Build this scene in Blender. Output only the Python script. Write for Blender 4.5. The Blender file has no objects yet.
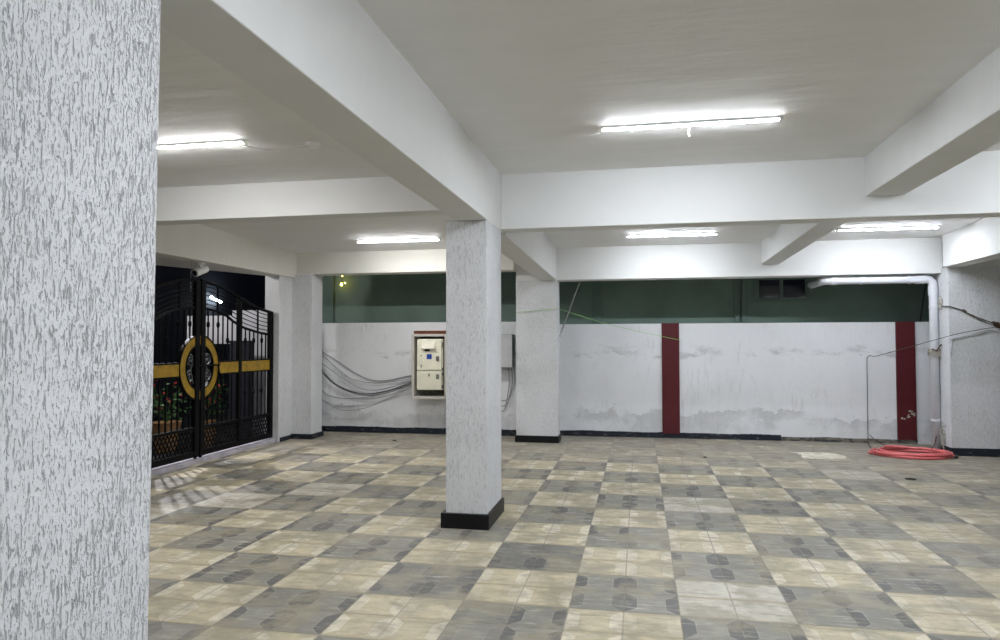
import bpy, bmesh, math, random
from mathutils import Vector, Matrix
PI = math.pi
C = bpy.context.scene.collection
S = bpy.context.scene
rnd = random.Random(7)

# ------------------------------------------------------------------ camera, world, exposure
F_PX, PITCH, YAW, ROLL = 706.9, .0307, -.1946, -.0018
cam_d = bpy.data.cameras.new('camera'); cam = bpy.data.objects.new('camera', cam_d); C.objects.link(cam)
cam_d.sensor_width = 36; cam_d.lens = 36 * F_PX / 1000; cam_d.clip_start = .05; cam_d.clip_end = 200
cy, sy, cp, sp = math.cos(YAW), math.sin(YAW), math.cos(PITCH), math.sin(PITCH)
FW = Vector((sy * cp, cy * cp, sp)); RT = Vector((cy, -sy, 0)); UP = RT.cross(FW)
R2 = math.cos(ROLL) * RT + math.sin(ROLL) * UP; U2 = -math.sin(ROLL) * RT + math.cos(ROLL) * UP
m = Matrix((R2, U2, -FW)).transposed().to_4x4(); m.translation = (0, 0, 1.476)
cam.matrix_world = m; S.camera = cam
S.view_settings.view_transform = 'Standard'; S.view_settings.look = 'None'
S.view_settings.gamma = 1; S.view_settings.use_curve_mapping = False
S.view_settings.exposure = 2.28
w = bpy.data.worlds.new('night_sky'); S.world = w; w.use_nodes = True
w.node_tree.nodes['Background'].inputs[0].default_value = (.35, .45, .8, 1)
w.node_tree.nodes['Background'].inputs[1].default_value = .012
LAMP_COOL = (.89, .93, 1.0); LAMP_WARM = (.98, .97, .97)
LAMP_L = 61.0

# ------------------------------------------------------------------ material helpers
def lin(c):
    return tuple((x / 255 / 12.92 if x / 255 <= .04045 else ((x / 255 + .055) / 1.055) ** 2.4) for x in c)

class NT:
    def __init__(s, name):
        s.m = bpy.data.materials.new(name); s.m.use_nodes = True; s.t = s.m.node_tree; s.n = s.t.nodes; s.l = s.t.links
        s.b = s.n['Principled BSDF']; s._c = None
    def put(s, sock, v):
        if hasattr(v, 'is_output'): s.l.new(v, sock)
        elif isinstance(v, (tuple, list)) and len(v) == 3 and sock.type == 'RGBA': sock.default_value = (*v, 1)
        else: sock.default_value = v
    def coord(s):
        if not s._c: s._c = s.n.new('ShaderNodeTexCoord').outputs['Object']
        return s._c
    def math(s, op, a, b=0, c=0):
        n = s.n.new('ShaderNodeMath'); n.operation = op
        for k, v in enumerate((a, b, c)): s.put(n.inputs[k], v)
        return n.outputs[0]
    def sep(s, v):
        n = s.n.new('ShaderNodeSeparateXYZ'); s.put(n.inputs[0], v); return n.outputs
    def comb(s, x, y, z=0):
        n = s.n.new('ShaderNodeCombineXYZ')
        for k, v in enumerate((x, y, z)): s.put(n.inputs[k], v)
        return n.outputs[0]
    def scale(s, v, sc, loc=(0, 0, 0)):
        n = s.n.new('ShaderNodeMapping'); s.put(n.inputs[0], v); n.inputs[1].default_value = loc; n.inputs[3].default_value = sc
        return n.outputs[0]
    def noise(s, v, sc, det=3, rough=.55, dist=0):
        n = s.n.new('ShaderNodeTexNoise'); s.put(n.inputs['Vector'], v); n.inputs['Scale'].default_value = sc
        n.inputs['Detail'].default_value = det; n.inputs['Roughness'].default_value = rough; n.inputs['Distortion'].default_value = dist
        return n.outputs[0]
    def white(s, v):
        n = s.n.new('ShaderNodeTexWhiteNoise'); s.put(n.inputs['Vector'], v); return n.outputs['Value']
    def ramp(s, v, a, b, lo=0, hi=1):
        n = s.n.new('ShaderNodeMapRange'); n.interpolation_type = 'SMOOTHSTEP'; s.put(n.inputs[0], v)
        n.inputs[1].default_value = a; n.inputs[2].default_value = b; n.inputs[3].default_value = lo; n.inputs[4].default_value = hi
        return n.outputs[0]
    def mix(s, f, a, b):
        n = s.n.new('ShaderNodeMix'); n.data_type = 'RGBA'; s.put(n.inputs[0], f); s.put(n.inputs[6], a); s.put(n.inputs[7], b)
        return n.outputs[2]
    def bump(s, h, st=.5, dist=.01):
        n = s.n.new('ShaderNodeBump'); n.inputs['Strength'].default_value = st; n.inputs['Distance'].default_value = dist
        s.put(n.inputs['Height'], h); s.l.new(n.outputs[0], s.b.inputs['Normal'])
    def fin(s, col, rough=.7, metal=0, spec=.4):
        s.put(s.b.inputs['Base Color'], col); s.put(s.b.inputs['Roughness'], rough); s.b.inputs['Metallic'].default_value = metal
        s.b.inputs['Specular IOR Level'].default_value = spec
        return s.m

def plain(name, col, rough=.6, metal=0, spec=.4, var=.08, sc=6):
    t = NT(name); n = t.noise(t.coord(), sc, 3)
    c2 = tuple(x * (1 - var * 2.5) for x in col)
    return t.fin(t.mix(t.ramp(n, .35, .75), col, c2), rough, metal, spec)

def stucco(name, col, groove_dark=.5, stains=False, hi=1.0, sc=1.0, th=.0):
    """scratched 'dragged' render: short vertical grooves in a darker tone"""
    t = NT(name); co = t.coord()
    g1 = t.noise(t.scale(co, (95 * sc, 95 * sc, 17 * sc)), 1, 4, .66, .15)
    g2 = t.noise(t.scale(co, (190 * sc, 190 * sc, 60 * sc), (3, 5, 1)), 1, 2, .6, .3)
    fine = t.noise(co, 170, 2)
    dens = t.ramp(t.noise(t.scale(co, (3, 3, 1.6)), 1.3, 2), .3, .7, -.025, .025)
    groove = t.ramp(t.math('ADD', g1, dens), .57 - th, .68 - th)
    pit = t.ramp(t.math('ADD', g2, dens), .60 - th, .70 - th)
    gr = t.math('MAXIMUM', groove, t.math('MULTIPLY', pit, .8))
    c = t.mix(t.math('MULTIPLY', gr, groove_dark), col, tuple(x * .45 for x in col))  # grooves and pits mixed towards a darker tone of the face
    big = t.noise(t.scale(co, (1, 1, .7)), 2.2, 4)
    c = t.mix(t.ramp(big, .45, .8, 0, .35), c, tuple(x * .78 for x in col))
    if stains:
        z = t.sep(co)[2]
        n1 = t.noise(t.scale(co, (1.5, 1.5, 2.0), (4, 0, 2)), 1.6, 8, .68)
        n2 = t.noise(t.scale(co, (1.0, 1.0, 1.2), (9, 0, 3)), 1.3, 6, .62)
        n3 = t.noise(t.scale(co, (1.2, 1.2, 2.6), (2, 0, 8)), 2.1, 8, .66)
        top = t.math('ADD', -.10, t.math('MULTIPLY', n1, .95))
        d = t.math('SUBTRACT', top, z)
        low = t.math('MULTIPLY', t.ramp(d, -.01, .02), t.math('MULTIPLY', t.ramp(n2, .40, .55), t.ramp(d, .42, .0, .35, 1)))
        e0 = t.math('SUBTRACT', z, t.math('ADD', 1.0, t.math('MULTIPLY', n1, .5)))
        edge = t.math('MULTIPLY', t.math('MULTIPLY', t.ramp(e0, -.012, .012), t.ramp(e0, .16, .03)), t.ramp(n3, .46, .60))
        c = t.mix(t.math('MULTIPLY', low, .42), c, lin((150, 151, 152)))
        c = t.mix(t.math('MULTIPLY', edge, .42), c, lin((150, 151, 153)))
        c = t.mix(t.math('MULTIPLY', t.ramp(t.noise(t.scale(co, (14, 14, 2.2)), 1.5, 4), .5, .72), t.ramp(n2, .45, .6, 0, .28)), c, lin((160, 162, 163)))
    t.bump(t.math('SUBTRACT', t.math('MULTIPLY', fine, .12), gr), .55 * hi, .006)
    return t.fin(c, .85, 0, .25)

def plaster(name, col, var=.1):
    t = NT(name); co = t.coord()
    n = t.noise(t.scale(co, (.8, 2.6, 1)), 1.7, 5, .55)
    n2 = t.noise(co, 22, 3)
    c = t.mix(t.ramp(n, .35, .7, 0, var * 4), col, tuple(x * .84 for x in col))
    t.bump(t.math('ADD', t.math('MULTIPLY', n, 1.0), t.math('MULTIPLY', n2, .02)), .24, .03)
    return t.fin(c, .65, 0, .3)

M = {}
M['stucco'] = stucco('scratched_grey_white_render', lin((222, 224, 227)), .5, sc=1.45, th=.04)
M['stucco_wall'] = stucco('scratched_wall_render', lin((228, 230, 233)), .16, True, .6)
M['beam'] = plaster('smooth_white_paint', lin((222, 223, 222)), .04)
M['ceiling'] = plaster('ceiling_paint', lin((232, 232, 231)), .05)
M['warm_beam'] = plaster('cream_white_paint', lin((222, 221, 214)), .04)
M['skirt'] = plain('black_skirting_tile', lin((10, 12, 16)), .45, 0, .3, .2)
t = NT('navy_skirting_paint'); zz = t.sep(t.coord())[2]
nn = t.noise(t.scale(t.coord(), (9, 9, 22)), 1.4, 5, .65)
t.fin(t.mix(t.ramp(nn, .56, .68, 0, .6), lin((22, 30, 42)), lin((120, 122, 120))), .5); M['skirt_navy'] = t.m
t = NT('worn_cement_skirting'); nn = t.noise(t.scale(t.coord(), (6, 6, 12)), 1.4, 5, .65)
t.fin(t.mix(t.ramp(nn, .40, .6), lin((60, 62, 64)), lin((128, 122, 112))), .8); M['skirt_worn'] = t.m
t = NT('maroon_paint'); nn = t.noise(t.scale(t.coord(), (70, 70, 12)), 1, 3)
t.bump(nn, .4, .006); t.fin(t.mix(t.ramp(nn, .5, .7, 0, .4), lin((82, 16, 24)), lin((62, 13, 19))), .6); M['maroon'] = t.m
M['green'] = plain('dark_green_house_paint', lin((116, 136, 126)), .75, 0, .2, .07, 2)
M['green_dark'] = plain('green_pilaster_paint', lin((104, 124, 116)), .7, 0, .2, .07, 3)
M['iron'] = plain('black_gate_paint', (.002, .0024, .0034), .55, 0, .12, .1)
M['gold'] = plain('gold_paint', lin((178, 142, 36)), .42, .35, .5, .16, 9)
M['chrome'] = plain('dull_silver_metal', (.16, .17, .18), .3, 1, .5, .1)
M['pvc'] = plain('white_pvc', lin((222, 225, 232)), .35, 0, .5, .04)
M['fixture'] = plain('white_plastic', lin((235, 235, 235)), .4, 0, .5, .02)
M['meter'] = plain('cream_meter_enclosure', lin((228, 226, 206)), .45, 0, .5, .04)
M['meter_box'] = plain('beige_box_metal', lin((196, 192, 184)), .5, 0, .5, .08)
M['meter_in'] = plain('box_interior', lin((120, 116, 104)), .7, 0, .3, .1)
M['grey_box'] = plain('pale_grey_box_metal', lin((198, 201, 203)), .5, 0, .5, .05)
M['box_side_shaded'] = plain('shaded_box_side_metal', lin((70, 82, 80)), .5, 0, .5, .08)  # shade on the box's right side painted into the housing colour
M['wood'] = plain('reddish_brown_plank', lin((108, 62, 40)), .6, 0, .3, .15, 20)
M['blue'] = plain('blue_sticker', lin((28, 66, 156)), .4, 0, .5, .05)
M['latch'] = plain('grey_latch', lin((120, 122, 120)), .4, .3, .5, .1)
M['cable'] = plain('grey_cable', lin((146, 148, 150)), .6, 0, .4, .05)
M['black_cable'] = plain('black_cable', lin((78, 80, 84)), .5, 0, .4, .05)
M['hose'] = plain('coral_pink_hose', lin((224, 112, 114)), .4, 0, .5, .06, 10)
M['hose_end'] = plain('black_rubber', (.015, .015, .015), .5)
M['rust'] = plain('rusty_wire', lin((88, 66, 54)), .7, .2, .3, .2, 30)
M['wire'] = plain('weathered_wire', lin((84, 80, 74)), .7, 0, .3, .15, 20)
M['string'] = plain('green_string', lin((150, 205, 120)), .6)
M['rope'] = plain('pale_rope', lin((188, 184, 172)), .8, 0, .2, .15, 40)
M['rose'] = plain('bright_white_plastic', (.9, .9, .9), .4, 0, .5, .01)
M['galv'] = plain('galvanised_rod', lin((150, 152, 152)), .4, .5, .5, .1)
M['curb'] = plain('pale_curb_cement', lin((196, 192, 202)), .7, 0, .3, .12, 5)
M['cement'] = plain('whitish_cement', lin((222, 216, 198)), .8, 0, .2, .15, 9)
M['asphalt'] = plain('dark_street_ground', (.03, .03, .032), .9, 0, .2, .2, 3)
M['house'] = plain('dark_house_wall', (.03, .032, .045), .8, 0, .2, .1)
M['white_wall'] = plain('painted_boundary_wall', lin((205, 205, 212)), .8, 0, .2, .06, 3)
M['glass'] = plain('dark_window_glass', (.008, .010, .02), .08, 0, .6, .05)
M['leaf'] = plain('leaf_green', (.05, .13, .035), .6, 0, .3, .3, 15)
M['petal'] = plain('red_petals', (.45, .03, .03), .6, 0, .3, .2, 15)
M['pot'] = plain('sandy_clay_pot', lin((178, 140, 96)), .8, 0, .2, .15, 8)
M['debris'] = plain('dark_litter', lin((52, 48, 42)), .9)
M['plaque'] = plain('yellow_plaque', lin((200, 180, 60)), .6)

def emitter(name, col, L):
    mm = bpy.data.materials.new(name); mm.use_nodes = True; b = mm.node_tree.nodes['Principled BSDF']
    b.inputs['Base Color'].default_value = (.8, .8, .8, 1); b.inputs['Emission Color'].default_value = (*col, 1)
    b.inputs['Emission Strength'].default_value = L
    return mm
M['lamp_cool'] = emitter('lit_diffuser_cool', LAMP_COOL, LAMP_L)
M['lamp_warm'] = emitter('lit_diffuser_warm', LAMP_WARM, LAMP_L)
M['lamp_yellow'] = emitter('lit_yellow_bulb', (1, .75, .12), 4)
M['lamp_street'] = emitter('lit_outdoor_tube', (.85, 1, .95), 12)

# floor: cement tiles 30 cm, laid 2x2 by colour, a trapezoid at each side of a tile
def floor_material():
    t = NT('patterned_cement_tiles'); co = t.coord(); x, y, _ = t.sep(co)
    u = t.math('DIVIDE', t.math('ADD', x, .3955), .3); v = t.math('DIVIDE', t.math('SUBTRACT', 8.765, y), .3)
    iu, iv = t.math('FLOOR', u), t.math('FLOOR', v); fu, fv = t.math('FRACT', u), t.math('FRACT', v)
    gu, gv = t.math('FLOOR', t.math('DIVIDE', u, 2)), t.math('FLOOR', t.math('DIVIDE', v, 2))
    par = t.math('ABSOLUTE', t.math('MODULO', t.math('ADD', gu, gv), 2))          # 0 cream, 1 grey
    rt = t.white(t.comb(iu, iv, 1)); rg = t.white(t.comb(gu, gv, 2)); rt2 = t.white(t.comb(iu, iv, 5))
    eu = t.math('MINIMUM', fu, t.math('SUBTRACT', 1, fu)); ev = t.math('ABSOLUTE', t.math('SUBTRACT', fv, .5))
    lim = t.math('SUBTRACT', .475, t.math('MULTIPLY', t.math('MAXIMUM', t.math('SUBTRACT', eu, .03), 0), 1.05))
    a = t.math('LESS_THAN', eu, .235); b = t.math('LESS_THAN', ev, lim)
    trap = t.math('MULTIPLY', a, b)
    # thin pale inlay line round each trapezoid
    lim2 = t.math('SUBTRACT', .502, t.math('MULTIPLY', t.math('MAXIMUM', t.math('SUBTRACT', eu, .03), 0), 1.05))
    out = t.math('MULTIPLY', t.math('LESS_THAN', eu, .255), t.math('LESS_THAN', ev, lim2))
    line = t.math('SUBTRACT', out, trap)
    wear = t.noise(t.scale(co, (1.2, 1.2, 1)), 2.4, 5, .6)
    wear2 = t.noise(t.scale(co, (4, 9, 1)), 1.6, 5, .65, .4)
    streak = t.noise(t.scale(co, (2.5, 16, 1), (1, 7, 0)), 1.5, 5, .65, .5)
    wobx = t.noise(co, 3.1, 3)
    cream = t.mix(rt, lin((190, 180, 150)), lin((202, 191, 160)))
    grey = t.mix(rt, lin((130, 130, 122)), lin((150, 148, 139)))
    vis = t.ramp(t.math('ADD', t.math('MULTIPLY', rt2, .75), t.math('MULTIPLY', wear, .55)), .22, .60, .25, 1)
    tr = t.math('MULTIPLY', trap, vis)
    cream = t.mix(t.math('MULTIPLY', tr, .75), cream, lin((222, 216, 198)))
    cream = t.mix(t.math('MULTIPLY', t.math('MULTIPLY', line, vis), .22), cream, lin((170, 158, 130)))
    grey = t.mix(t.math('MULTIPLY', tr, .85), grey, t.mix(rt, lin((74, 74, 78)), lin((90, 90, 93))))
    grey = t.mix(t.math('MULTIPLY', t.math('MULTIPLY', line, vis), .35), grey, lin((180, 178, 164)))
    grey = t.mix(t.ramp(rg, .90, .92, 0, .5), grey, lin((88, 88, 90)))
    cream = t.mix(t.ramp(rg, .12, .06, 0, .75), cream, lin((198, 196, 186)))
    base = t.mix(par, cream, grey)
    # tiles darken to brown beside the joint across the hall; pale scuffs along it
    band = t.ramp(ev, .36, .49)
    base = t.mix(t.math('MULTIPLY', band, t.ramp(streak, .38, .6, .15, .75)), base, t.mix(par, lin((168, 152, 120)), lin((118, 116, 106))))
    base = t.mix(t.ramp(streak, .53, .70, 0, .5), base, lin((208, 203, 186)))
    base = t.mix(t.ramp(streak, .47, .30, 0, .5), base, lin((112, 107, 95)))
    base = t.mix(t.ramp(wear2, .50, .68, 0, .5), base, lin((162, 157, 141)))
    base = t.mix(t.ramp(wear, .47, .60, 0, .7), base, lin((156, 149, 128)))
    base = t.mix(t.ramp(t.noise(t.scale(co, (1, 1.3, 1), (5, 2, 0)), 7, 6, .7), .42, .64, .22, 0), base, lin((84, 80, 72)))
    far = t.math('ADD', t.ramp(y, 8.0, 10.0, 0, 1.25), t.ramp(x, .9, 3.6, 0, .75))
    fd = t.math('MULTIPLY', far, t.ramp(t.noise(t.scale(co, (1.6, 3.2, 1), (3, 1, 0)), 1.5, 5, .65), .26, .58))
    base = t.mix(t.math('MINIMUM', t.math('MULTIPLY', fd, .8), .88), base, t.mix(t.ramp(streak, .35, .65), lin((120, 113, 98)), lin((168, 162, 148))))
    ju = t.ramp(t.math('MAXIMUM', t.math('ABSOLUTE', t.math('SUBTRACT', fu, .5)), ev), .480, .494)
    jc = t.mix(t.ramp(wear2, .4, .6), lin((100, 90, 70)), lin((150, 144, 126)))
    base = t.mix(t.math('MULTIPLY', ju, t.ramp(wear, .3, .6, .9, .45)), base, jc)
    tilt = t.math('MULTIPLY', rt2, .4)
    t.bump(t.math('SUBTRACT', t.math('MULTIPLY', streak, .5), ju), .35, .004)
    rough = t.ramp(wear2, .3, .7, .42, .66)
    return t.fin(base, rough, 0, .45)
M['floor'] = floor_material()

# ------------------------------------------------------------------ mesh helpers
class MB:
    def __init__(s): s.v = []; s.f = []; s.mi = []; s.mats = []
    def _m(s, m):
        if m not in s.mats: s.mats.append(m)
        return s.mats.index(m)
    def add(s, vs, fs, m=None):
        o = len(s.v); s.v += [tuple(p) for p in vs]; s.f += [tuple(i + o for i in f) for f in fs]
        s.mi += [0 if m is None else m] * len(fs); return s
    def box(s, x0, x1, y0, y1, z0, z1, z0b=None, z1b=None):
        """z0b/z1b: bottom/top heights at the y1 end when they differ"""
        a = z0 if z0b is None else z0b; b = z1 if z1b is None else z1b
        return s.add([(x0, y0, z0), (x1, y0, z0), (x1, y1, a), (x0, y1, a), (x0, y0, z1), (x1, y0, z1), (x1, y1, b), (x0, y1, b)],
                     [(3, 2, 1, 0), (4, 5, 6, 7), (0, 1, 5, 4), (1, 2, 6, 5), (2, 3, 7, 6), (3, 0, 4, 7)])
    def prism(s, poly, z0, z1):
        n = len(poly); vs = [(x, y, z0) for x, y in poly] + [(x, y, z1) for x, y in poly]
        return s.add(vs, [tuple(range(n))[::-1], tuple(range(n, 2 * n))] + [(i, (i + 1) % n, n + (i + 1) % n, n + i) for i in range(n)])
    def slab(s, poly, x0, x1):
        """polygon in the (y, z) plane given thickness along x"""
        n = len(poly); vs = [(x0, y, z) for y, z in poly] + [(x1, y, z) for y, z in poly]
        return s.add(vs, [tuple(range(n))[::-1], tuple(range(n, 2 * n))] + [(i, (i + 1) % n, n + (i + 1) % n, n + i) for i in range(n)])
    def tube(s, pts, r, n=8, cap=True, closed=False):
        pts = [Vector(p) for p in pts]; N = len(pts); rs = r if isinstance(r, (list, tuple)) else [r] * N
        ref = None; vs = []
        for i, p in enumerate(pts):
            if closed: d = pts[(i + 1) % N] - pts[i - 1]
            else: d = pts[min(i + 1, N - 1)] - pts[max(i - 1, 0)]
            d = d.normalized() if d.length > 1e-9 else Vector((0, 0, 1))
            if ref is None: ref = d.orthogonal().normalized()
            ref = (ref - d * ref.dot(d)); ref = ref.normalized() if ref.length > 1e-6 else d.orthogonal().normalized()
            b = d.cross(ref)
            vs += [p + rs[i] * (math.cos(2 * PI * k / n) * ref + math.sin(2 * PI * k / n) * b) for k in range(n)]
        fs = []
        for i in range(N if closed else N - 1):
            j = (i + 1) % N
            fs += [(i * n + k, i * n + (k + 1) % n, j * n + (k + 1) % n, j * n + k) for k in range(n)]
        if cap and not closed: fs += [tuple(range(n))[::-1], tuple(range((N - 1) * n, N * n))]
        return s.add(vs, fs)
    def ball(s, c, r, n=10, sz=1.0):
        vs = []; fs = []
        for i in range(1, n):
            a = PI * i / n
            for k in range(n): vs.append((c[0] + r * math.sin(a) * math.cos(2 * PI * k / n), c[1] + r * math.sin(a) * math.sin(2 * PI * k / n), c[2] + r * sz * math.cos(a)))
        vs += [(c[0], c[1], c[2] + r * sz), (c[0], c[1], c[2] - r * sz)]; T = len(vs) - 2
        for i in range(n - 2):
            fs += [(i * n + k, (i + 1) * n + k, (i + 1) * n + (k + 1) % n, i * n + (k + 1) % n) for k in range(n)]
        fs += [(T, k, (k + 1) % n) for k in range(n)] + [(T + 1, (n - 2) * n + (k + 1) % n, (n - 2) * n + k) for k in range(n)]
        return s.add(vs, fs)
    def build(s, name, mat, parent=None, smooth=False, bevel=0, **props):
        me = bpy.data.meshes.new(name); me.from_pydata(s.v, [], s.f); me.update()
        bm = bmesh.new(); bm.from_mesh(me); bmesh.ops.recalc_face_normals(bm, faces=bm.faces); bm.to_mesh(me); bm.free()
        if smooth:
            for p in me.polygons: p.use_smooth = True
        me.materials.append(mat); o = bpy.data.objects.new(name, me); C.objects.link(o)
        if parent is not None: o.parent = parent
        if bevel:
            b = o.modifiers.new('soft_edges', 'BEVEL'); b.width = bevel; b.segments = 2; b.limit_method = 'ANGLE'
        for k, v in props.items(): o[k] = v
        return o

def struct(name, mb, mat, label, cat, **kw):
    return mb.build(name, mat, None, label=label, category=cat, kind='structure', **kw)
def empty(name, label, cat, group=None):
    o = bpy.data.objects.new(name, None); C.objects.link(o); o.empty_display_size = .1; o['label'] = label; o['category'] = cat
    if group: o['group'] = group
    return o
def spline(pts, per=8):
    P = [Vector(p) for p in pts]; P = [2 * P[0] - P[1]] + P + [2 * P[-1] - P[-2]]; out = []
    for i in range(1, len(P) - 2):
        a, b, c, d = P[i - 1:i + 3]
        for k in range(per):
            t = k / per
            out.append(.5 * ((2 * b) + (c - a) * t + (2 * a - 5 * b + 4 * c - d) * t * t + (3 * b - a - 3 * c + d) * t ** 3))
    out.append(P[-2]); return out
def interp(tab, x):
    for (a, va), (b, vb) in zip(tab, tab[1:]):
        if x <= b: return va + (vb - va) * (x - a) / (b - a)
    return tab[-1][1]

# ------------------------------------------------------------------ structure
struct('floor', MB().box(-5.32, 6.6, -4, 11.5, -.12, 0), M['floor'], 'floor of patterned cream and grey cement tiles under the whole parking hall', 'floor')
cm = MB().box(-6.6, 6.6, -4, 6.2, 2.95, 3.15)
cm.box(-6.0, 6.6, 6.2, 10.7, 2.93, 3.14, 2.84, 3.14)
struct('ceiling', cm, M['ceiling'], 'painted concrete ceiling above the parking hall', 'ceiling')
def beam(mb, label, mat='beam'): return struct('ceiling_beam', mb, M[mat], label, 'beam', bevel=.006)
beam(MB().box(-1.44, -1.187, -4, 6.2, 2.45, 2.96), 'deep white beam running from the near pillar to the free-standing middle pillar')
beam(MB().box(-1.44, -1.187, 6.28, 10.31, 2.44, 2.94, 2.375, 2.88), 'short white beam between the middle pillar and the pillar at the back wall')
beam(MB().box(-1.187, 6.5, 6.08, 6.30, 2.465, 2.96), 'deep white crossbeam passing right of the middle pillar under the front ceiling tube')
beam(MB().box(-5.2, -1.44, 5.95, 6.17, 2.63, 2.96), 'shallow white crossbeam left of the middle pillar')
beam(MB().box(1.78, 2.07, -4, 6.085, 2.634, 2.96), 'white beam coming in from upper right to meet the deep crossbeam')
beam(MB().box(1.67, 1.91, 6.295, 10.31, 2.60, 2.95, 2.545, 2.88), 'small white beam behind the deep crossbeam, between two far ceiling tubes')
beam(MB().box(3.88, 4.12, -4, 10.12, 2.435, 2.96), 'white beam at the right edge resting on the wide textured pillar')
beam(MB().box(-1.79, 3.95, 10.3, 10.6, 2.375, 2.90), 'long white beam over the dark gap above the back wall with maroon strips')
beam(MB().box(-5.26, -1.79, 10.1, 10.4, 2.52, 2.90), 'white beam over the gap above the back wall with the meter box', 'warm_beam')
beam(MB().box(4.12, 6.5, 10.1, 10.4, 2.435, 2.90), 'beam end above the wide textured pillar')
beam(MB().prism([(-5.2, -4), (-5.2, 10.1), (-5.4, 10.1), (-5.45, 9.66), (-6.2, 7.7), (-6.6, 5.5), (-6.6, -4)], 2.465, 2.96), 'cream white beam above the black entrance gate', 'warm_beam')

def pillar(mb, label, skirt=None, name='pillar', sm='skirt', **kw):
    o = struct(name, mb, M['stucco'], label, 'pillar', bevel=.008, **kw)
    if skirt: skirt.build('skirting', M[sm], o, bevel=.003)
    return o
# near pillar: its side face fills the picture's left edge; the render is really rough there
def near_pillar():
    bm = bmesh.new()
    x0, x1, y0, y1, z1 = -1.6, -1.187, .98, 1.565, 2.45
    vs = []
    for z, e in ((0, -.016), (2.45, .012)):
        for x, y in ((x0, y0), (x1, y0), (x1, y1 + e), (x0, y1 + e)): vs.append(bm.verts.new((x, y, z)))
    for f in ((3, 2, 1, 0), (4, 5, 6, 7), (0, 1, 5, 4), (1, 2, 6, 5), (2, 3, 7, 6), (3, 0, 4, 7)): bm.faces.new([vs[i] for i in f])
    me = bpy.data.meshes.new('pillar'); bm.to_mesh(me); bm.free(); me.materials.append(M['stucco_near'])
    o = bpy.data.objects.new('pillar', me); C.objects.link(o)
    o['label'] = 'near pillar with coarse scratched pale render filling the side of the view'; o['category'] = 'pillar'; o['kind'] = 'structure'
    b = o.modifiers.new('soft_edges', 'BEVEL'); b.width = .006; b.segments = 3
    return o
M['stucco_near'] = stucco('coarse_scratched_render', lin((226, 228, 231)), .5, False, 1.7, 1.25, .032)
near_pillar()
pillar(MB().box(-1.525, -1.187, 5.485, 6.08, 0, 2.45), 'free-standing grey white pillar with black skirting in the middle of the floor',
       MB().box(-1.558, -1.167, 5.455, 6.10, 0, .118))
pillar(MB().box(-1.79, -1.175, 10.3, 10.6, 0, 2.378), 'wide pale rendered pillar at the back wall, just right of the middle pillar',
       MB().box(-1.805, -1.16, 10.28, 10.62, 0, .10))
pillar(MB().box(-5.27, -4.915, 10.05, 10.42, 0, 2.525), 'corner pillar at the left end of the back wall beside the gate',
       MB().box(-5.235, -4.895, 10.03, 10.44, 0, .075).box(-5.245, -5.228, 9.70, 10.05, 0, .06), sm='skirt_navy')
pillar(MB().box(-5.48, -5.245, 9.66, 10.2, 0, 2.47), 'narrow gate pier of grey render behind the hinge side of the black gate')
pillar(MB().box(3.93, 6.5, 10.1, 10.6, 0, 2.44), 'wide textured wall-like pillar at the right end beside the white drain pipe',
       MB().box(3.92, 6.5, 10.08, 10.62, 0, .10), sm='skirt_navy')
struct('wall_back', MB().box(-5.62, -1.6, 10.95, 11.10, 0, 1.79), M['stucco_wall'], 'low back wall carrying the meter box and drooping cables', 'wall')
wr = struct('wall_back', MB().box(-1.6, 4.3, 11.15, 11.30, 0, 1.75), M['stucco_wall'], 'low back wall with damp stains and maroon strips right of the pillars', 'wall')
# ragged-topped painted skirtings
def ragged(x0, x1, y, h, seed, amp=.006):
    r = random.Random(seed); mb = MB(); n = int((x1 - x0) / .012); top = [h + r.uniform(-amp, amp) * .5 + amp * math.sin(i * .09 + seed) * math.sin(i * .031) for i in range(n + 1)]
    vs = []
    for i in range(n + 1):
        x = x0 + (x1 - x0) * i / n; vs += [(x, y, 0), (x, y - .012, 0), (x, y - .012, top[i]), (x, y, top[i])]
    fs = []
    for i in range(n):
        a, b = 4 * i, 4 * i + 4
        fs += [(a + 1, b + 1, b + 2, a + 2), (a + 2, b + 2, b + 3, a + 3), (a, b, b + 1, a + 1), (a, a + 3, b + 3, b)]
    fs += [(0, 1, 2, 3), (4 * n, 4 * n + 3, 4 * n + 2, 4 * n + 1)]
    return mb.add(vs, fs)
struct('baseboard_back', ragged(-5.6, -1.6, 10.952, .095, 1), M['skirt_navy'], 'black painted skirting along the wall with the meter box', 'skirting')
struct('baseboard_back', ragged(-1.58, 2.05, 11.152, .085, 2), M['skirt_navy'], 'dark navy painted skirting along the wall with maroon strips', 'skirting')
struct('baseboard_back', ragged(2.05, 3.9, 11.152, .06, 3), M['skirt_worn'], 'worn grey cement skirting near the coiled hose', 'skirting')
for x0, x1, z0, lab in ((.335, .595, .07, 'maroon painted strip standing in the middle of the stained back wall'), (3.635, 3.885, .06, 'maroon painted strip next to the white drain pipe')):
    o = struct('red_column', MB().box(x0, x1, 11.115, 11.16, z0, 1.755), M['maroon'], lab, 'pilaster')
    if x0 > 1:
        fl = MB(); r = random.Random(4)
        for k in range(11):
            cx, cz, q = r.uniform(3.68, 3.86), r.uniform(.34, .50), r.uniform(.008, .022)
            fl.add([(cx + q * 1.4 * math.cos(a) * r.uniform(.6, 1), 11.1135, cz + q * math.sin(a) * r.uniform(.6, 1)) for a in [2 * PI * j / 7 for j in range(7)]], [tuple(range(7))])
        fl.build('paint_chips', M['rope'], o, label='pale chips where the maroon paint has flaked')
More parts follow.
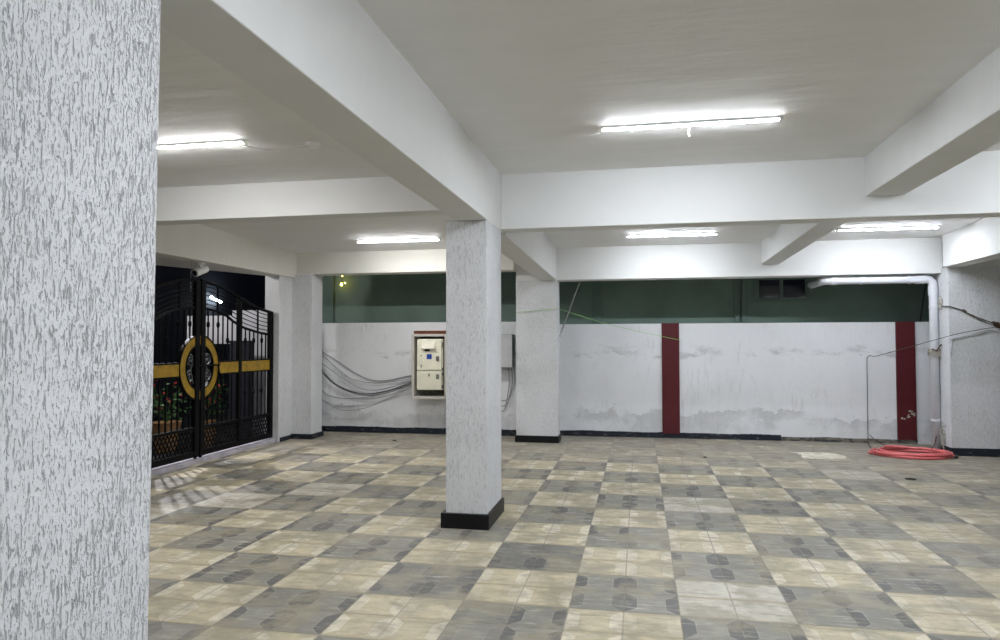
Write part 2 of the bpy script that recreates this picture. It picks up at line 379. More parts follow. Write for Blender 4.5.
# unseen side of the hall, for the bounce of the light
struct('wall_right', MB().box(6.5, 6.7, -4, 10.6, 0, 3), M['beam'], 'plain wall closing the parking hall on the side away from the gate', 'wall')
struct('wall_front', MB().box(-6.6, 6.6, -4.2, -4, 0, 3), M['beam'], 'plain wall closing the parking hall behind the viewer', 'wall')

# neighbour's green house right behind the low wall
struct('exterior_wall', MB().box(-5.15, 8, 11.37, 11.8, -.1, 4.2), M['green'], 'dark green wall of the neighbouring house seen above the low back wall', 'wall')
struct('exterior_wall', MB().box(-5.6, -5.15, 11.33, 11.8, -.1, 4.2), M['green_dark'], 'projecting green strip of the neighbouring house above the corner pillar', 'wall')
for xs, lab in (((-.75, -.59), 'green pilaster of the neighbouring house left of the first maroon strip'), ((1.46, 1.53), 'thin green strip left of the small dark window'), ((1.57, 1.66), 'green pilaster of the neighbouring house beside the small dark window')):
    struct('exterior_trim', MB().box(xs[0] * .987, xs[1] * .987, 11.325, 11.38, -.1, 4.2), M['green_dark'], lab, 'pilaster')
wf = MB()
wf.box(1.74, 2.52, 11.335, 11.375, 2.08, 2.135).box(1.74, 2.52, 11.335, 11.375, 2.41, 2.46).box(1.74, 1.80, 11.335, 11.375, 2.135, 2.41).box(2.46, 2.52, 11.335, 11.375, 2.135, 2.41).box(2.10, 2.145, 11.335, 11.375, 2.135, 2.41)
wd = struct('window_1', wf, M['green_dark'], 'small dark two-pane window of the green neighbouring house', 'window')
for a, b in ((1.80, 2.10), (2.145, 2.46)): MB().box(a, b, 11.358, 11.374, 2.135, 2.41).build('window_pane', M['glass'], wd, label='black glass pane')

# ------------------------------------------------------------------ ceiling tubes
def lamp(x0, x1, y, zc, label, warm=False, extra=None):
    e = empty('tube_light', label, 'ceiling lamp', 'white tube lights on the ceiling'); e.location = ((x0 + x1) / 2, y, zc)
    L = (x1 - x0) / 2
    def pb(mb, name, mat, **kw):
        return mb.build(name, mat, e, **kw)
    pb(MB().box(-L, L, -.021, .021, -.016, .004), 'batten', M['fixture'])
    prof = [(-.0185, -.016), (-.0185, -.0175), (-.015, -.0215), (-.008, -.0235), (0, -.024), (.008, -.0235), (.015, -.0215), (.0185, -.0175), (.0185, -.016)]
    k = len(prof); pv = [(-L + .012, a, b) for a, b in prof] + [(L - .012, a, b) for a, b in prof]
    pb(MB().add(pv, [tuple(range(k)), tuple(range(k, 2 * k))[::-1]] + [(i, (i + 1) % k, k + (i + 1) % k, k + i) for i in range(k)]), 'diffuser', M['lamp_warm' if warm else 'lamp_cool'])
    for sx in (-1, 1): pb(MB().box(sx * L - .013, sx * L + .013, -.022, .022, -.026, .0), 'end_cap', M['fixture'])
    return e
l1 = lamp(-.25, .92, 4.87, 2.95, 'lit tube on the front ceiling panel with a short wire hanging at its middle')
MB().tube(spline([(0, -.02, -.02), (.003, -.022, -.05), (-.004, -.02, -.08), (.004, -.021, -.105)], 4), .005, 6).build('loose_wire', M['fixture'], l1, label='short white loose wire')
lamp(-4.0, -2.81, 4.66, 2.95, 'lit tube partly hidden by the near pillar, wired to a round ceiling rose', True)
lamp(-3.80, -2.63, 9.15, 2.867, 'lit tube above the wall with the meter box', True)
lamp(-.15, .985, 9.37, 2.863, 'lit tube between the back pillar and the small far beam')
lamp(2.42, 3.56, 9.37, 2.863, 'lit tube nearest the white drain pipe')
lamp(2.7, 3.9, 4.87, 2.95, 'tube right of the beam from upper right, beyond the view')
lamp(-.25, .92, 1.9, 2.95, 'tube on the ceiling just out of view above, between the two beams')
lamp(-.25, .92, -1.6, 2.95, 'tube on the ceiling behind the viewer')
lamp(-4.0, -2.81, .2, 2.95, 'tube behind the near pillar, beyond the view', True)
lamp(2.7, 3.9, .3, 2.95, 'tube behind the viewer beside the right wall')
for o in bpy.data.objects:
    if o.name.startswith('tube_light') and o.location.y < 3 or (o.name.startswith('tube_light') and o.location.y < 5 and o.location.x > 3): o['group'] = 'white tube lights outside the view'

rose = empty('ceiling_rose', 'small round white junction on the ceiling at the end of the sagging lamp wire', 'ceiling rose'); rose.location = (-2.36, 4.83, 2.95)
vs = MB().tube([(0, 0, .004), (0, 0, -.02)], [.055, .055], 20); vs.tube([(0, 0, -.02), (0, 0, -.035)], [.055, .035], 20)
vs.build('rose_body', M['rose'], rose, smooth=False)
MB().tube(spline([(-2.36, 4.80, 2.918), (-2.46, 4.76, 2.895), (-2.62, 4.70, 2.88), (-2.72, 4.66, 2.885), (-2.79, 4.65, 2.905), (-2.798, 4.655, 2.925)], 6), .0055, 6).build('lamp_wire', M['fixture'], None, label='thin sagging white wire from the round ceiling rose to the tube light', category='wire')

# ------------------------------------------------------------------ meter box
def box_at(cx0, cx1, z0, z1, yf, yb):  # shorthand
    return MB().box(cx0, cx1, yf, yb, z0, z1)
mx = empty('electric_meter_box', 'beige wall box with cream meter doors and a blue sticker beside the middle pillar', 'meter box'); 
X0, X1, Z0, Z1, YF, YB = -3.51, -2.93, .585, 1.60, 10.62, 10.952
def U(u): return X0 + (u / 7.11 + 395 - 411) * .01655
def V(v): return Z1 - (v / 7.11 + 320 - 334) * .01560
fr = MB()
fr.box(X0, X0 + .045, YF, YB, Z0, Z1).box(X1 - .045, X1, YF, YB, Z0, Z1).box(X0 + .045, X1 - .045, YF, YB, Z1 - .04, Z1).box(X0 + .045, X1 - .045, YF, YB, Z0, Z0 + .04)
fr.build('frame', M['meter_box'], mx, bevel=.004)
MB().box(X0 + .045, X1 - .045, YB - .03, YB - .002, Z0 + .04, Z1 - .04).build('back_panel', M['meter_in'], mx, label='dull inner back of the box')
MB().box(X0 + .03, X1 + .02, YF + .02, YB, Z1 + .002, Z1 + .05).build('top_board', M['wood'], mx, label='reddish brown wooden board on top')
body = MB().box(U(150), U(328), YF + .046, YB - .03, V(500), V(135)).build('enclosure', M['meter'], mx, bevel=.006)
d1 = MB().box(U(152), U(322), YF + .012, YF + .045, V(358), V(138)).build('door', M['meter'], mx, bevel=.006, label='taller upper cream door')
d2 = MB().box(U(150), U(322), YF + .012, YF + .045, V(496), V(366)).build('door', M['meter'], mx, bevel=.006, label='shorter lower cream door')
hz, hz2 = V(148), V(206)
MB().slab([(YF + .013, hz), (YF - .003, hz - .01), (YF - .045, hz2 + .012), (YF - .045, hz2), (YF + .013, hz2)], U(190), U(282)).build('rain_hood', M['meter'], d1, bevel=.003)
MB().box(U(220), U(254), YF + .008, YF + .013, V(279), V(244)).build('sticker', M['blue'], d1, label='square blue sticker')
MB().box(U(205), U(238), YF + .008, YF + .013, V(222), V(209)).build('reading_window', M['glass'], d1, label='dark slot under the hood')
for z in (250, 318, 330): MB().box(U(176), U(186), YF + .009, YF + .013, V(z + 8), V(z)).build('screw', M['latch'], d1)
MB().box(U(230), U(240), YF + .009, YF + .013, V(402), V(382)).build('mark', M['latch'], d2)
for d, za, zb in ((d1, 292, 258), (d2, 420, 386)):
    MB().box(U(286), U(306), YF - .006, YF + .013, V(za), V(zb)).build('latch', M['latch'], d, bevel=.003)
for z in (165, 345, 380, 468): MB().box(U(322), U(334), YF + .008, YF + .05, V(z + 14), V(z - 6)).build('hinge', M['latch'], mx)
for x in (U(165), U(185), U(235)): MB().tube([(x, YF + .12, V(500)), (x, YF + .13, Z0 + .03)], .008, 6).build('supply_cable', M['black_cable'], mx)
# second box in the gap between the pillars
b2 = empty('junction_box', 'pale grey metal box on the wall in the gap between two pillars', 'electrical box')
MB().box(-2.38, -1.925, 10.76, 10.955, 1.075, 1.59).build('housing', M['box_side_shaded'], b2, bevel=.004)
MB().box(-2.375, -1.93, 10.74, 10.76, 1.08, 1.585).build('door', M['grey_box'], b2, bevel=.003, label='pale grey front door')
MB().box(-2.36, -2.34, 10.725, 10.74, 1.28, 1.36).build('handle', M['latch'], b2)
for k, x in enumerate((-2.02, -1.97, -1.93)):
    MB().tube(spline([(x, 10.925, 1.075), (x + .01, 10.93, .85), (x - .03, 10.93, .55 + .09 * k), (x - .12, 10.925 - .02 * k, .38 + .09 * k), (x - .5, 10.925 - .02 * k, .5 + .05 * k)], 6), .007, 6).build('hanging_cable', M['cable'], None,
        label=('innermost of the grey cables drooping below the pale box', 'middle one of the grey cables drooping below the pale box', 'outermost of the grey cables drooping below the pale box')[k], category='cable')

# ------------------------------------------------------------------ drooping cables
CAB = [([(-5.171, 1.325), (-4.903, 1.17), (-4.452, .906), (-4.098, .847), (-3.617, .934)], .007, 'cable', 'topmost of the grey cables drooping across the wall to the meter box'),
       ([(-5.17, 1.282), (-4.902, 1.057), (-4.601, .862), (-4.156, .81), (-3.617, .885)], .007, 'cable', 'second grey cable from the top, drooping across the wall to the meter box'),
       ([(-5.169, 1.141), (-4.811, .903), (-4.451, .716), (-4.097, .71), (-3.617, .845)], .007, 'cable', 'third grey cable from the top of the drooping bundle'),
       ([(-5.175, 1.056), (-4.901, .789), (-4.451, .636), (-4.009, .683), (-3.617, .822)], .010, 'black_cable', 'darkest and thickest cable in the middle of the drooping bundle'),
       ([(-5.175, 1.02), (-4.88, .770), (-4.44, .615), (-4.0, .655), (-3.617, .80)], .008, 'black_cable', 'dark cable lying right under the thickest one of the drooping bundle'),
       ([(-5.173, .716), (-4.96, .591), (-4.629, .554), (-4.155, .616), (-3.617, .765)], .008, 'cable', 'second lowest cable of the drooping bundle'),
       ([(-5.172, .575), (-4.808, .383), (-4.45, .389), (-4.096, .506), (-3.617, .735)], .006, 'cable', 'lowest and slackest cable of the drooping bundle')]
for i, (P, r, mt, lab) in enumerate(CAB):
    y = 10.932 - .017 * i
    P = [(-5.30, P[0][1] + .10)] + P
    pts = [(x, y, z) for x, z in P] + [(-3.513, y - .03, P[-1][1] + .015)]
    MB().tube(spline(pts, 8), r, 6).build('cable', M[mt], None, smooth=True, label=lab, category='cable', group='cables drooping to the meter box')

# ------------------------------------------------------------------ drain pipe
dp = empty('drain_pipe', 'thick white plastic drain pipe under the beam and down beside the wide pillar', 'pipe'); 
r = .053; PX, PY, PZ = 3.870, 10.41, 2.305
arc = [(PX - .09 + .09 * math.sin(a), PY, PZ - .09 + .09 * math.cos(a)) for a in [PI / 2 * k / 8 for k in range(9)]]
back = [(2.57 - .07 * math.sin(a), PY + .07 - .07 * math.cos(a), PZ) for a in [PI / 2 * k / 8 for k in range(9)]]
MB().tube([(2.50, 11.14, PZ)] + back[::-1] + arc + [(PX, PY, 0)], r, 20).build('pipe_run', M['pvc'], dp, smooth=True)
for p, q in (((PX - .22, PY, PZ), (PX - .10, PY, PZ)), ((PX, PY, PZ - .10), (PX, PY, PZ - .22)), ((2.59, PY, PZ), (2.67, PY, PZ))):
    MB().tube([p, q], r + .008, 20).build('socket_collar', M['pvc'], dp, smooth=False)
for x in (2.98, 3.58):
    MB().tube([(x - .015, PY, PZ), (x + .015, PY, PZ)], r + .006, 20).tube([(x, PY - .01, PZ + .06), (x, PY - .01, 2.378)], .01, 6).tube([(x, PY - .075, PZ - .03), (x, PY - .1, PZ - .03)], .012, 6).build('clamp', M['pvc'], dp)
for z in (1.93, .42):
    MB().tube([(PX, PY, z - .012), (PX, PY, z + .012)], r + .006, 20).box(PX + .05, 3.935, PY - .01, PY + .01, z - .012, z + .012).build('clamp', M['pvc'], dp)
kn = MB()
for k in range(5):
    kn.tube([(PX + (r + .019 + .004 * (k % 2)) * math.cos(a), PY + (r + .019) * math.sin(a), 1.27 + .022 * k + .01 * math.sin(3 * a + k)) for a in [2 * PI * j / 18 for j in range(18)]], .009, 6, closed=True)
kn.build('cloth_tie', M['rope'], None, label='pale cloth strip wound round the middle of the white drain pipe', category='tie')
kn = MB().tube(spline([(PX - .06, PY - .085, 1.37), (PX - .01, PY - .10, 1.35), (PX + .03, PY - .085, 1.40), (PX + .06, PY - .07, 1.43)], 5), .008, 6)
kn.tube([(PX + (r + .012) * math.cos(a), PY + (r + .012) * math.sin(a), 1.355 + .02 * math.sin(a)) for a in [2 * PI * j / 18 for j in range(18)]], .007, 6, closed=True)
kn.build('wire_tie', M['rust'], None, label='dark twisted wire above the cloth strip on the white drain pipe', category='wire')
def rope_loops(cx, cy_, cz, s, seed, n=3):
    rr = random.Random(seed); mb = MB()
    for k in range(n):
        a0 = rr.uniform(0, 6); c = (cx + rr.uniform(-.2, .2) * s, cy_ + rr.uniform(-.1, .1) * s, cz + (k - (n - 1) / 2) * s * .8)
        mb.tube([(c[0] + s * .45 * math.cos(a), c[1] + s * .25 * math.sin(a + a0), c[2] + s * .75 * math.sin(a)) for a in [2 * PI * j / 14 for j in range(14)]], .006 + .002 * (k % 2), 6, closed=True)
    return mb
rope_loops(3.90, 10.27, 1.97, .05, 3).build('rope_knot', M['rope'], None, label='small pale rope knot high up beside the white drain pipe', category='rope knot')
mb = rope_loops(3.905, 10.27, .22, .075, 5, 4); mb.tube(spline([(3.905, 10.30, .32), (3.91, 10.29, .2), (3.90, 10.27, .1), (3.91, 10.26, .012)], 5), .006, 6)
mb.build('rope_knot', M['rope'], None, label='looped pale rope hanging low behind the foot of the white drain pipe', category='rope knot')
MB().tube(spline([(4.0, 10.75, 2.50), (4.01, 11.0, 2.3), (3.98, 11.06, 2.05), (3.95, 11.10, 1.76)], 6), .009, 6).build('black_cable', M['hose_end'], None, label='black cable hanging behind the white drain pipe above the low wall', category='cable')

# wires tied at the nail on the wide pillar
NX, NY, NZ = 4.49, 10.085, 1.675
mb = MB()
for k in range(6):
    a = rnd.uniform(0, 3); mb.tube([(NX + .035 * math.cos(q + a) * (1 + .2 * k), NY - .004 * k, NZ + .022 * math.sin(q) * (1 + .2 * (k % 3)) + .006 * k - .015) for q in [2 * PI * j / 12 for j in range(12)]], .006, 6, closed=True)
mb.tube([(NX + .02, 10.11, NZ), (NX + .02, 10.04, NZ + .005)], .007, 8).tube([(NX + .03, NY, NZ), (NX + .05, NY - .01, NZ - .08)], .008, 6)
mb.build('wire_knot', M['rust'], None, label='rusty bunch of tied wire on a nail in the wide pillar at the edge', category='wire')
def wire(pts, rr_, mat, lab, per=6, cat='wire'): return MB().tube(spline(pts, per), rr_, 6).build('tied_wire', M[mat], None, label=lab, category=cat)
wire([(3.915, 10.26, 1.935), (3.92, 10.09, 1.925), (3.97, 10.09, 1.913), (4.10, 10.085, 1.865), (4.12, 10.085, 1.845), (4.3, 10.085, 1.76), (NX, NY, NZ + .01)], .006, 'wire', 'thicker upper wire from the pipe to the rusty knot on the wide pillar')
wire([(4.10, 10.088, 1.86), (4.25, 10.088, 1.765), (4.36, 10.088, 1.71), (NX, NY, NZ - .01)], .004, 'wire', 'thinner wire just under the upper one, leading to the rusty knot')
MB().tube([(4.09, 10.085, 1.88), (4.13, 10.08, 1.845)], [.013, .016], 8).build('tape_lump', M['wire'], None, label='taped lump on the upper wire of the wide pillar', category='tape')
P = spline([(NX, NY - .01, NZ - .02), (4.2, 10.06, 1.605), (3.95, 10.05, 1.55), (3.6, 10.45, 1.40), (3.36, 10.9, 1.28), (3.32, 11.10, 1.255), (3.28, 11.12, 1.268), (3.245, 11.125, 1.235)], 6)
P += spline([(3.243, 11.125, 1.22), (3.24, 11.125, .7), (3.238, 11.12, .35), (3.232, 11.10, .09), (3.18, 10.92, .02), (3.12, 10.62, .012), (3.08, 10.44, .02)], 6)[0:]
MB().tube(P, .0045, 6).build('tied_wire', M['wire'], None, label='long wire from the rusty knot to the stained wall, dropping straight to the hose', category='wire')
wire([(3.255, 11.11, .12), (3.30, 10.95, .05), (3.36, 10.75, .02), (3.40, 10.62, .014)], .005, 'rust', 'short stray wire at the foot of the stained wall above the hose')
wire([(NX + .01, NY - .002, NZ - .10), (4.38, 10.088, 1.61), (4.15, 10.088, 1.545), (3.98, 10.09, 1.50), (3.975, 10.09, 1.49)], .005, 'cable', 'thin grey wire slanting down the wide pillar below the knot')
wire([(3.975, 10.09, 1.49), (3.96, 10.09, 1.40), (3.945, 10.092, 1.25)], .003, 'cable', 'hair-thin wire dropping down the edge of the wide pillar')
wire([(3.84, 10.32, .22), (3.78, 10.22, .12), (3.70, 10.12, .075), (3.66, 10.08, .06)], .006, 'rust', 'bent rusty wire from the pipe foot into the hose')

# hose
hp = []
LOOP = [(.475, .35, 0, 0), (.43, .25, .02, .03), (.455, .32, -.01, -.02), (.40, .29, .05, .0)]
N = 48
for li, (ax, ay, ox, oy) in enumerate(LOOP):
    for k in range(N):
        a = 2 * PI * k / N + 2.6; nxt = LOOP[(li + 1) % 4]; f = max(0, (k - N * .7) / (N * .3)) if li < 3 else 0
        A = ax + (nxt[0] - ax) * f; B = ay + (nxt[1] - ay) * f; OX = ox + (nxt[2] - ox) * f; OY = oy + (nxt[3] - oy) * f
        wob = .018 * math.sin(3 * a + li * 1.7)
        hp.append((3.43 + OX + (A + wob) * math.cos(a), 10.04 + OY + (B + wob) * math.sin(a), (.018, .021, .050, .056)[li] + .004 * math.sin(2 * a + li)))
hp += spline([hp[-1], (3.20, 10.12, .10), (3.40, 10.02, .10), (3.62, 9.95, .09), (3.78, 9.90, .06), (3.87, 9.85, .03)], 6)[1:]
hs = empty('garden_hose', 'coiled coral pink hose lying on the floor at the foot of the drain pipe', 'hose')
MB().tube(hp, .0165, 8).build('hose_coil', M['hose'], hs, smooth=True)
MB().tube([hp[-1], (3.90, 9.83, .026)], .024, 10).build('hose_end', M['hose_end'], hs, label='black end of the hose')

# stay rod, green string, bulbs
MB().tube([(-.862, 10.55, 2.38), (-.868, 10.55, 2.36), (-1.158, 10.58, 1.60), (-1.166, 10.56, 1.55)], .011, 8).build('metal_rod', M['galv'], None, label='slanting grey metal rod from the beam to the side of the back pillar', category='rod')
MB().tube(spline([(-1.79, 10.285, 1.905), (-1.5, 10.285, 1.93), (-1.18, 10.288, 1.955)], 4) + spline([(-1.165, 10.30, 1.955), (-.4, 10.7, 1.72), (.62, 11.10, 1.49)], 5), .0032, 6).build('green_string', M['string'], None, label='thin bright green string stretched from the back pillar to the first maroon strip', category='string')
ls = MB().tube(spline([(-4.96, 11.0, 2.72), (-4.93, 11.2, 2.66), (-4.95, 11.25, 2.50)], 4), .003, 5)
st = empty('hanging_bulbs', 'tiny yellow lit bulbs hanging in the dark gap above the meter box wall', 'bulbs')
ls.tube([(-4.93, 10.42, 2.74), (-4.95, 11.0, 2.72)], .003, 5).build('bulb_wire', M['hose_end'], st)
MB().ball((-4.95, 11.25, 2.60), .012).build('bulb', M['lamp_yellow'], st)
MB().ball((-4.965, 11.25, 2.455), .022, 8, 1.2).build('bulb', M['lamp_yellow'], st)
MB().ball((-4.90, 11.25, 2.48), .011).build('bulb', M['lamp_warm_small'] if 'lamp_warm_small' in M else M['lamp_yellow'], st)
MB().box(2.02, 2.54, 9.47, 10.14, .0005, .004).build('cement_patch', M['cement'], None, label='whitish cement patch on the tiles in front of the stained wall', category='patch') if False else None
pm = MB(); poly = [(2.0, 9.55), (2.12, 9.5), (2.30, 9.53), (2.52, 9.58), (2.58, 9.78), (2.50, 9.98), (2.36, 10.05), (2.1, 10.03), (1.97, 10.0), (2.05, 9.8)]
pm.prism(poly, .0005, .004).build('cement_patch', M['cement'], None, label='whitish cement patch on the tiles in front of the stained wall', category='patch', kind='thing')
dl = empty('floor_drain', 'small dark floor drain in the grey tiles in front of the hose', 'drain'); dl.location = (2.83, 8.3, .001)
MB().tube([(0, 0, 0), (0, 0, .006)], .055, 16).build('drain_cover', M['debris'], dl)
for x, y, s_, lab in ((.80, 9.35, .03, 'dark scrap of litter on the tiles beyond the middle pillar, below the first maroon strip'), (-2.2, 10.35, .035, 'dark scrap of litter on the floor in front of the gap between the pillars'), (-3.6, 10.1, .035, 'dark scrap of litter on the floor under the drooping cables')):
    mb = MB(); mb.add([(x - s_, y, .004), (x, y - s_ * .8, .016), (x + s_ * 1.2, y + .01, .006), (x + .01, y + s_ * .7, .013), (x, y, .001)], [(0, 1, 3), (1, 2, 3), (0, 4, 1), (1, 4, 2), (2, 4, 3), (3, 4, 0)])
    mb.build('litter', M['debris'], None, label=lab, category='litter', kind='thing')

# ------------------------------------------------------------------ gate
GX, GC, GW = -5.35, 7.87, 1.765
TOP = [(0, 2.245), (.134, 2.238), (.4, 2.205), (.62, 2.155), (.93, 2.07), (1.2, 2.0), (1.44, 1.95), (1.74, 1.915)]
LOW = [(0, 1.905), (.2, 1.895), (.36, 1.875), (.58, 1.83), (.74, 1.757), (1.0, 1.675), (1.4, 1.612), (1.74, 1.585)]
RZ, RO, RI = 1.165, .405, .285
def leaf(sg, label):
    e = empty('gate_leaf', label, 'gate'); e.location = (GX, GC, 0)
    Y = lambda s_: sg * s_
    def bx(s0, s1, z0, z1, dx=.02, dx2=None): a, b = sorted((Y(s0), Y(s1))); return MB().box(-dx if dx2 is None else dx2, dx, a, b, z0, z1)
    fm = bx(.014, .10, .07, 2.24, .028); fm.build('meeting_stile', M['iron'], e, bevel=.004)
    bx(GW - .085, GW, .07, 1.93, .028).build('hinge_stile', M['iron'], e, bevel=.004)
    bx(.86, .93, .12, interp(TOP, .9), .026).build('middle_stile', M['iron'], e, bevel=.004)
    bx(.10, GW - .07, .075, .145, .024).build('bottom_rail', M['iron'], e)
    bx(.10, GW - .07, .405, .44, .022).build('lattice_rail', M['iron'], e)
    S_ = [.035 + k * (GW - .07) / 24 for k in range(25)]
    for tab, nm, rr_ in ((TOP, 'top_rail', .022), (LOW, 'arch_rail', .018)):
        MB().tube([(0, Y(q), interp(tab, q)) for q in S_], rr_, 8).build(nm, M['iron'], e)
    for j in range(1, 6):
        f = j / 6
        MB().tube([(0, Y(q), interp(TOP, q) * f + interp(LOW, q) * (1 - f)) for q in S_], .007, 6).build('curved_bar', M['iron'], e)
    for q in (.38, 1.36): MB().box(-.01, .01, min(Y(q), Y(q + .02)), max(Y(q), Y(q + .02)), interp(LOW, q), interp(TOP, q)).build('short_post', M['iron'], e)
    # lattice of crossing flats
    lt = MB(); z0, z1 = .145, .405; st_ = .066; n = int((GW) / st_) + 6
    for k in range(-6, n):
        for dr in (1, -1):
            s0 = .1 + k * st_; s1 = s0 + (z1 - z0) * .62
            a, b = (s0, z0), (s1, z1)
            if dr < 0: a, b = (s0, z1), (s1, z0)
            lo, hi = .1, GW - .07
            if b[0] <= lo or a[0] >= hi: continue
            def cl(p, q):
                (x0_, y0_), (x1_, y1_) = p, q
                if x0_ < lo: y0_ += (y1_ - y0_) * (lo - x0_) / (x1_ - x0_); x0_ = lo
                if x1_ > hi: y1_ = y0_ + (y1_ - y0_) * (hi - x0_) / (x1_ - x0_); x1_ = hi
                return (x0_, y0_), (x1_, y1_)
            a, b = cl(a, b); lt.tube([(dr * .006, Y(a[0]), a[1]), (dr * .006, Y(b[0]), b[1])], .0085, 5)
    lt.build('lattice_panel', M['iron'], e)
    # uprights, with a turned knob on every second one
    k = 0; q = .185
    while q < GW - .09:
        if not (.83 < q < .95):
            top = interp(LOW, q)
            spans = [(.44, top)]
            if q < RO:
                h = math.sqrt(RO * RO - q * q); spans = [(.44, RZ - h), (RZ + h, top)]
            for si, (a, b) in enumerate(spans):
                mb = MB().tube([(0, Y(q), a), (0, Y(q), b)], .0105, 6)
                kz = [1.50, .78] if len(spans) == 1 else ([.60] if si == 0 else [1.70])
                if k % 2 == 0:
                    for z_ in kz: mb.ball((0, Y(q), z_), .022, 8, 2.0)
                mb.build('upright_bar', M['iron'], e)
        q += .108; k += 1
    # gold cross band
    for s0, s1 in ((RO - .002, .86), (.93, GW - .07)):
        bx(s0, s1, 1.075, 1.215, .016).build('gold_band', M['gold'], e, label='gold painted cross band')
        bx(s0, s1, 1.215, 1.235, .02).build('band_edge', M['iron'], e); bx(s0, s1, 1.055, 1.075, .02).build('band_edge', M['iron'], e)
    # half ring
    n = 28; A = [-PI / 2 + PI * i / n for i in range(n + 1)]
    def half(ro, ri, dx):
        poly = [(Y(ro * math.cos(a)), RZ + ro * math.sin(a)) for a in A] + [(Y(ri * math.cos(a)), RZ + ri * math.sin(a)) for a in A[::-1]]
        m_ = n + 1; vs = [(-dx, y, z) for y, z in poly] + [(dx, y, z) for y, z in poly]; L = 2 * m_
        fs = []
        for i in range(n):
            fs += [(i, i + 1, L - 2 - i, L - 1 - i), (L + i, L + L - 1 - i, L + L - 2 - i, L + i + 1)]
        fs += [(i, (i + 1) % L, L + (i + 1) % L, L + i) for i in range(L)]
        return MB().add(vs, fs)
    half(RO - .015, RI, .016).build('ring_half', M['gold'], e, label='gold painted half of the round emblem ring')
    half(RO, RO - .015, .024).build('ring_rim', M['iron'], e); half(RI, RI - .018, .024).build('ring_rim', M['iron'], e)
    # scrollwork in the ring
    sc = MB()
    def spiral(c, r0, turns, a0, dr=1):
        return [(0.0, Y(c[0] + r0 * (1 - .8 * i / 26) * math.cos(a0 + dr * 2 * PI * turns * i / 26)), c[1] + r0 * (1 - .8 * i / 26) * math.sin(a0 + dr * 2 * PI * turns * i / 26)) for i in range(27)]
    sc.tube(spiral((.175, RZ + .11), .075, 1.5, -1.6), .010, 6); sc.tube(spiral((.175, RZ - .11), .075, 1.5, 1.6, -1), .010, 6)
    sc.tube(spline([(0, Y(.11), RZ - .20), (0, Y(.16), RZ - .03), (0, Y(.13), RZ + .06), (0, Y(.23), RZ + .12)], 6), .010, 6)
    sc.build('scrollwork', M['chrome'], e, smooth=True, label='silver scrollwork inside the ring')
    if sg > 0:
        MB().tube([(.03, Y(-.05), 1.19), (.034, Y(.40), 1.185)], .009, 8).tube([(.034, Y(.36), 1.185), (.04, Y(.39), 1.06)], .009, 6).build('slide_bolt', M['iron'], e)
    bx(.03, .075, .0, .075, .01).build('drop_bolt', M['iron'], e)
    return e
leaf(1, 'black iron gate leaf hinged at the grey pier, carrying the slide bolt')
leaf(-1, 'black iron gate leaf partly hidden by the near pillar')
struct('curb', MB().box(-5.62, -5.285, 4.5, 9.655, -.12, .05), M['curb'], 'pale cement kerb under the black gate', 'kerb', bevel=.01)
# raise the drop bolts clear of the kerb
for o in bpy.data.objects:
    if o.name.startswith('drop_bolt'): o.location.z = .052

# outside the gate
struct('exterior_ground', MB().box(-18, -5.6, -2, 22, -.2, -.1), M['asphalt'], 'dark street ground outside the gate', 'ground')
struct('exterior_wall', MB().box(-6.35, -5.62, 10.2, 10.4, -.1, 1.98).box(-7.15, -6.35, 10.2, 10.4, 1.45, 1.90), M['white_wall'], 'pale boundary wall outside, seen through the hinge side of the gate', 'wall')
struct('exterior_wall', MB().box(-9.9, -9.6, -2, 22, -.1, 7), M['house'], 'dark house front across the lane behind the gate', 'wall')
hr = MB()
for k in range(6): hr.tube([(-6.0, 10.0, 1.97 - .075 * k), (-7.3, 10.08, 2.12 - .06 * k)], .012, 6)
cb = empty('utility_cabinet', 'black upright cabinet standing outside behind the gate bars', 'cabinet'); cb.location = (-5.955, 9.83, -.1)
MB().box(-.165, .165, -.07, .07, .05, 1.56).build('cabinet_body', M['house'], cb, bevel=.01)
MB().box(-.175, .175, -.08, .08, 1.56, 1.60).build('cabinet_top', M['house'], cb); MB().box(-.165, .165, -.07, .07, 0, .05).build('cabinet_plinth', M['debris'], cb)
def plant(x, y, s_, flowers, label, seed):
    rr = random.Random(seed); e = empty('potted_plant', label, 'potted plant'); e.location = (x, y, -.1)
    h = .34 * s_
    MB().tube([(0, 0, 0), (0, 0, h), (0, 0, h + .04)], [.12 * s_, .17 * s_, .185 * s_], 16).build('pot', M['pot'], e)
    mb = MB(); fb = MB()
    for i in range(150):
        a = rr.uniform(0, 2 * PI); el = rr.uniform(-.1, 1.4); d = rr.uniform(.1, .38) * s_
        c = Vector((d * math.cos(a) * math.cos(el * .7), d * math.sin(a) * math.cos(el * .7), h + .12 + d * 1.5 * math.sin(el)))
        u_ = Vector((rr.uniform(-1, 1), rr.uniform(-1, 1), rr.uniform(-.3, .9))).normalized(); w_ = u_.orthogonal().normalized()
        L_ = rr.uniform(.05, .10); tgt = fb if flowers and el > .6 and i % 3 == 0 else mb
        tgt.add([c, c + u_ * L_ * .5 + w_ * L_ * .25, c + u_ * L_, c + u_ * L_ * .5 - w_ * L_ * .25], [(0, 1, 2, 3)])
    for i in range(7):
        a = i * .9; mb.tube([(0, 0, h), (.12 * math.cos(a), .12 * math.sin(a), h + .3), (.2 * math.cos(a), .2 * math.sin(a), h + .55)], .006, 5)
    mb.build('foliage', M['leaf'], e)
    if flowers: fb.build('flowers', M['petal'], e, kind='stuff')
plant(-6.5, 9.75, 1.0, True, 'red flowering plant in a clay pot outside the gate, beside the black cabinet', 1)
plant(-6.7, 9.1, 1.15, True, 'red flowering plant in a clay pot seen right behind the meeting bars of the gate', 2)
plant(-6.9, 8.2, 1.1, False, 'leafy green plant in a clay pot seen through the near gate leaf', 3)
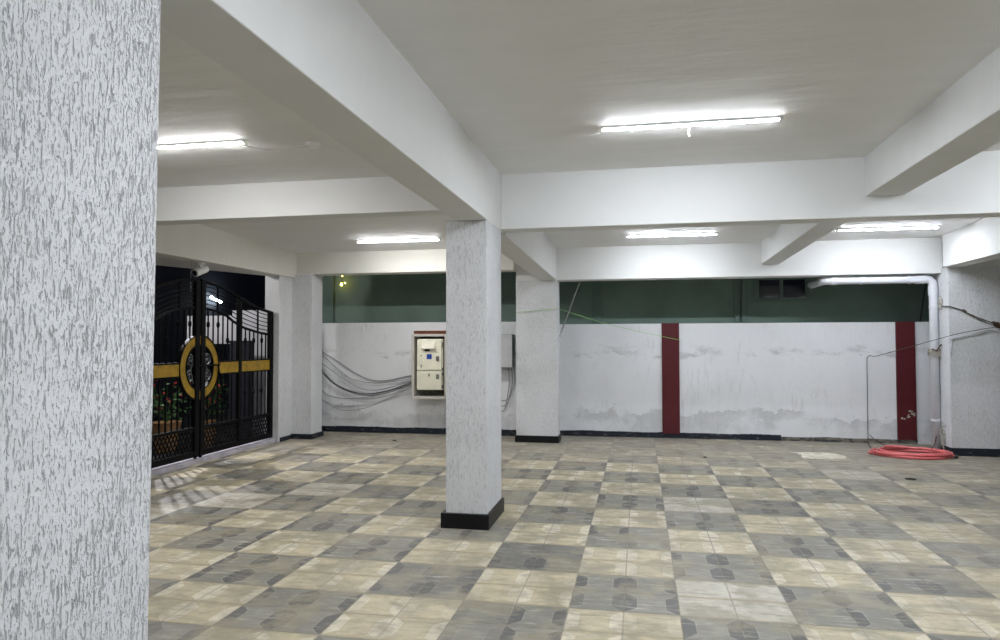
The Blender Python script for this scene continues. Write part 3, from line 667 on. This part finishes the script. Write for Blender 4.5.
plant(-7.3, 10.15 - .6 + .0, .8, False, 'small leafy pot plant between the flowering pots behind the gate', 4) if False else None
tl = empty('outdoor_tube_lamp', 'short bright tube lamp on the dark house seen above the gate', 'wall lamp'); tl.location = (-9.59, 14.55, 2.45)
MB().box(-.01, .10, -.03, .03, .05, .07).build('lamp_bracket', M['iron'], tl); MB().tube([(.12, -.19, .045), (.12, .19, -.045)], .03, 10).build('lit_tube', M['lamp_street'], tl)
for y, z, s_, lab in ((17.0, 2.8, .2, 'small pale box on the dark house above the gate'),):
    MB().box(-9.61, -9.5, y, y + .3, z, z + .45).build('wall_socket_box', M['curb'], None, label=lab, category='box')
# camera under the gate beam
cc = empty('security_camera', 'small white security camera under the beam above the gate', 'camera'); cc.location = (-5.34, 7.86, 2.465); cc.scale = (1.5, 1.5, 1.5)
MB().tube([(0, 0, 0), (0, 0, -.02)], [.04, .035], 14).tube([(0, 0, -.02), (.0, .02, -.05)], .014, 8).build('mount', M['fixture'], cc)
MB().tube([(.01, .07, -.045), (-.01, -.03, -.085), (-.013, -.05, -.092)], [.03, .032, .032], 12).build('camera_body', M['fixture'], cc)
MB().tube([(-.0135, -.051, -.0925), (-.015, -.056, -.095)], .024, 12).build('lens', M['glass'], cc, label='black lens')
MB().tube(spline([(-5.36, 7.72, 2.47), (-5.365, 7.715, 2.3), (-5.36, 7.71, 2.1)], 4), .004, 5).build('hanging_wire', M['cable'], None, label='thin wire hanging from the beam behind the gate top', category='wire')
# outdoor lamp lighting the lane (stands out of the picture, behind the near pillar)
sl = empty('street_lamp', 'street lamp in the lane outside the gate', 'street lamp'); sl.location = (-7.25, 8.9, -.1)
MB().tube([(0, 0, 0), (0, 0, 3.5), (.25, 0, 3.65)], .04, 8).build('pole', M['iron'], sl)
MB().box(.2, .5, -.08, .08, 3.63, 3.7).build('lamp_head', M['iron'], sl)
ld = bpy.data.lights.new('street_lamp_light', 'SPOT'); ld.energy = 110; ld.shadow_soft_size = .04; ld.color = (.95, .93, 1); ld.spot_size = 1.1; ld.spot_blend = .5
lo = bpy.data.objects.new('lamp_light', ld); C.objects.link(lo); lo.parent = sl; lo.location = (.35, 0, 3.5); lo.rotation_euler = Vector((2.0, -1.3, -3.5)).to_track_quat('-Z', 'Y').to_euler()
l2 = bpy.data.lights.new('lane_fill_light', 'POINT'); l2.energy = 24; l2.shadow_soft_size = .12; l2.color = (1, .97, .95)  # added fill light off the lamp head, brightens the pale wall and plants
l2o = bpy.data.objects.new('lane_fill', l2); C.objects.link(l2o); l2o.parent = sl; l2o.location = (.35, -.6, 2.95)
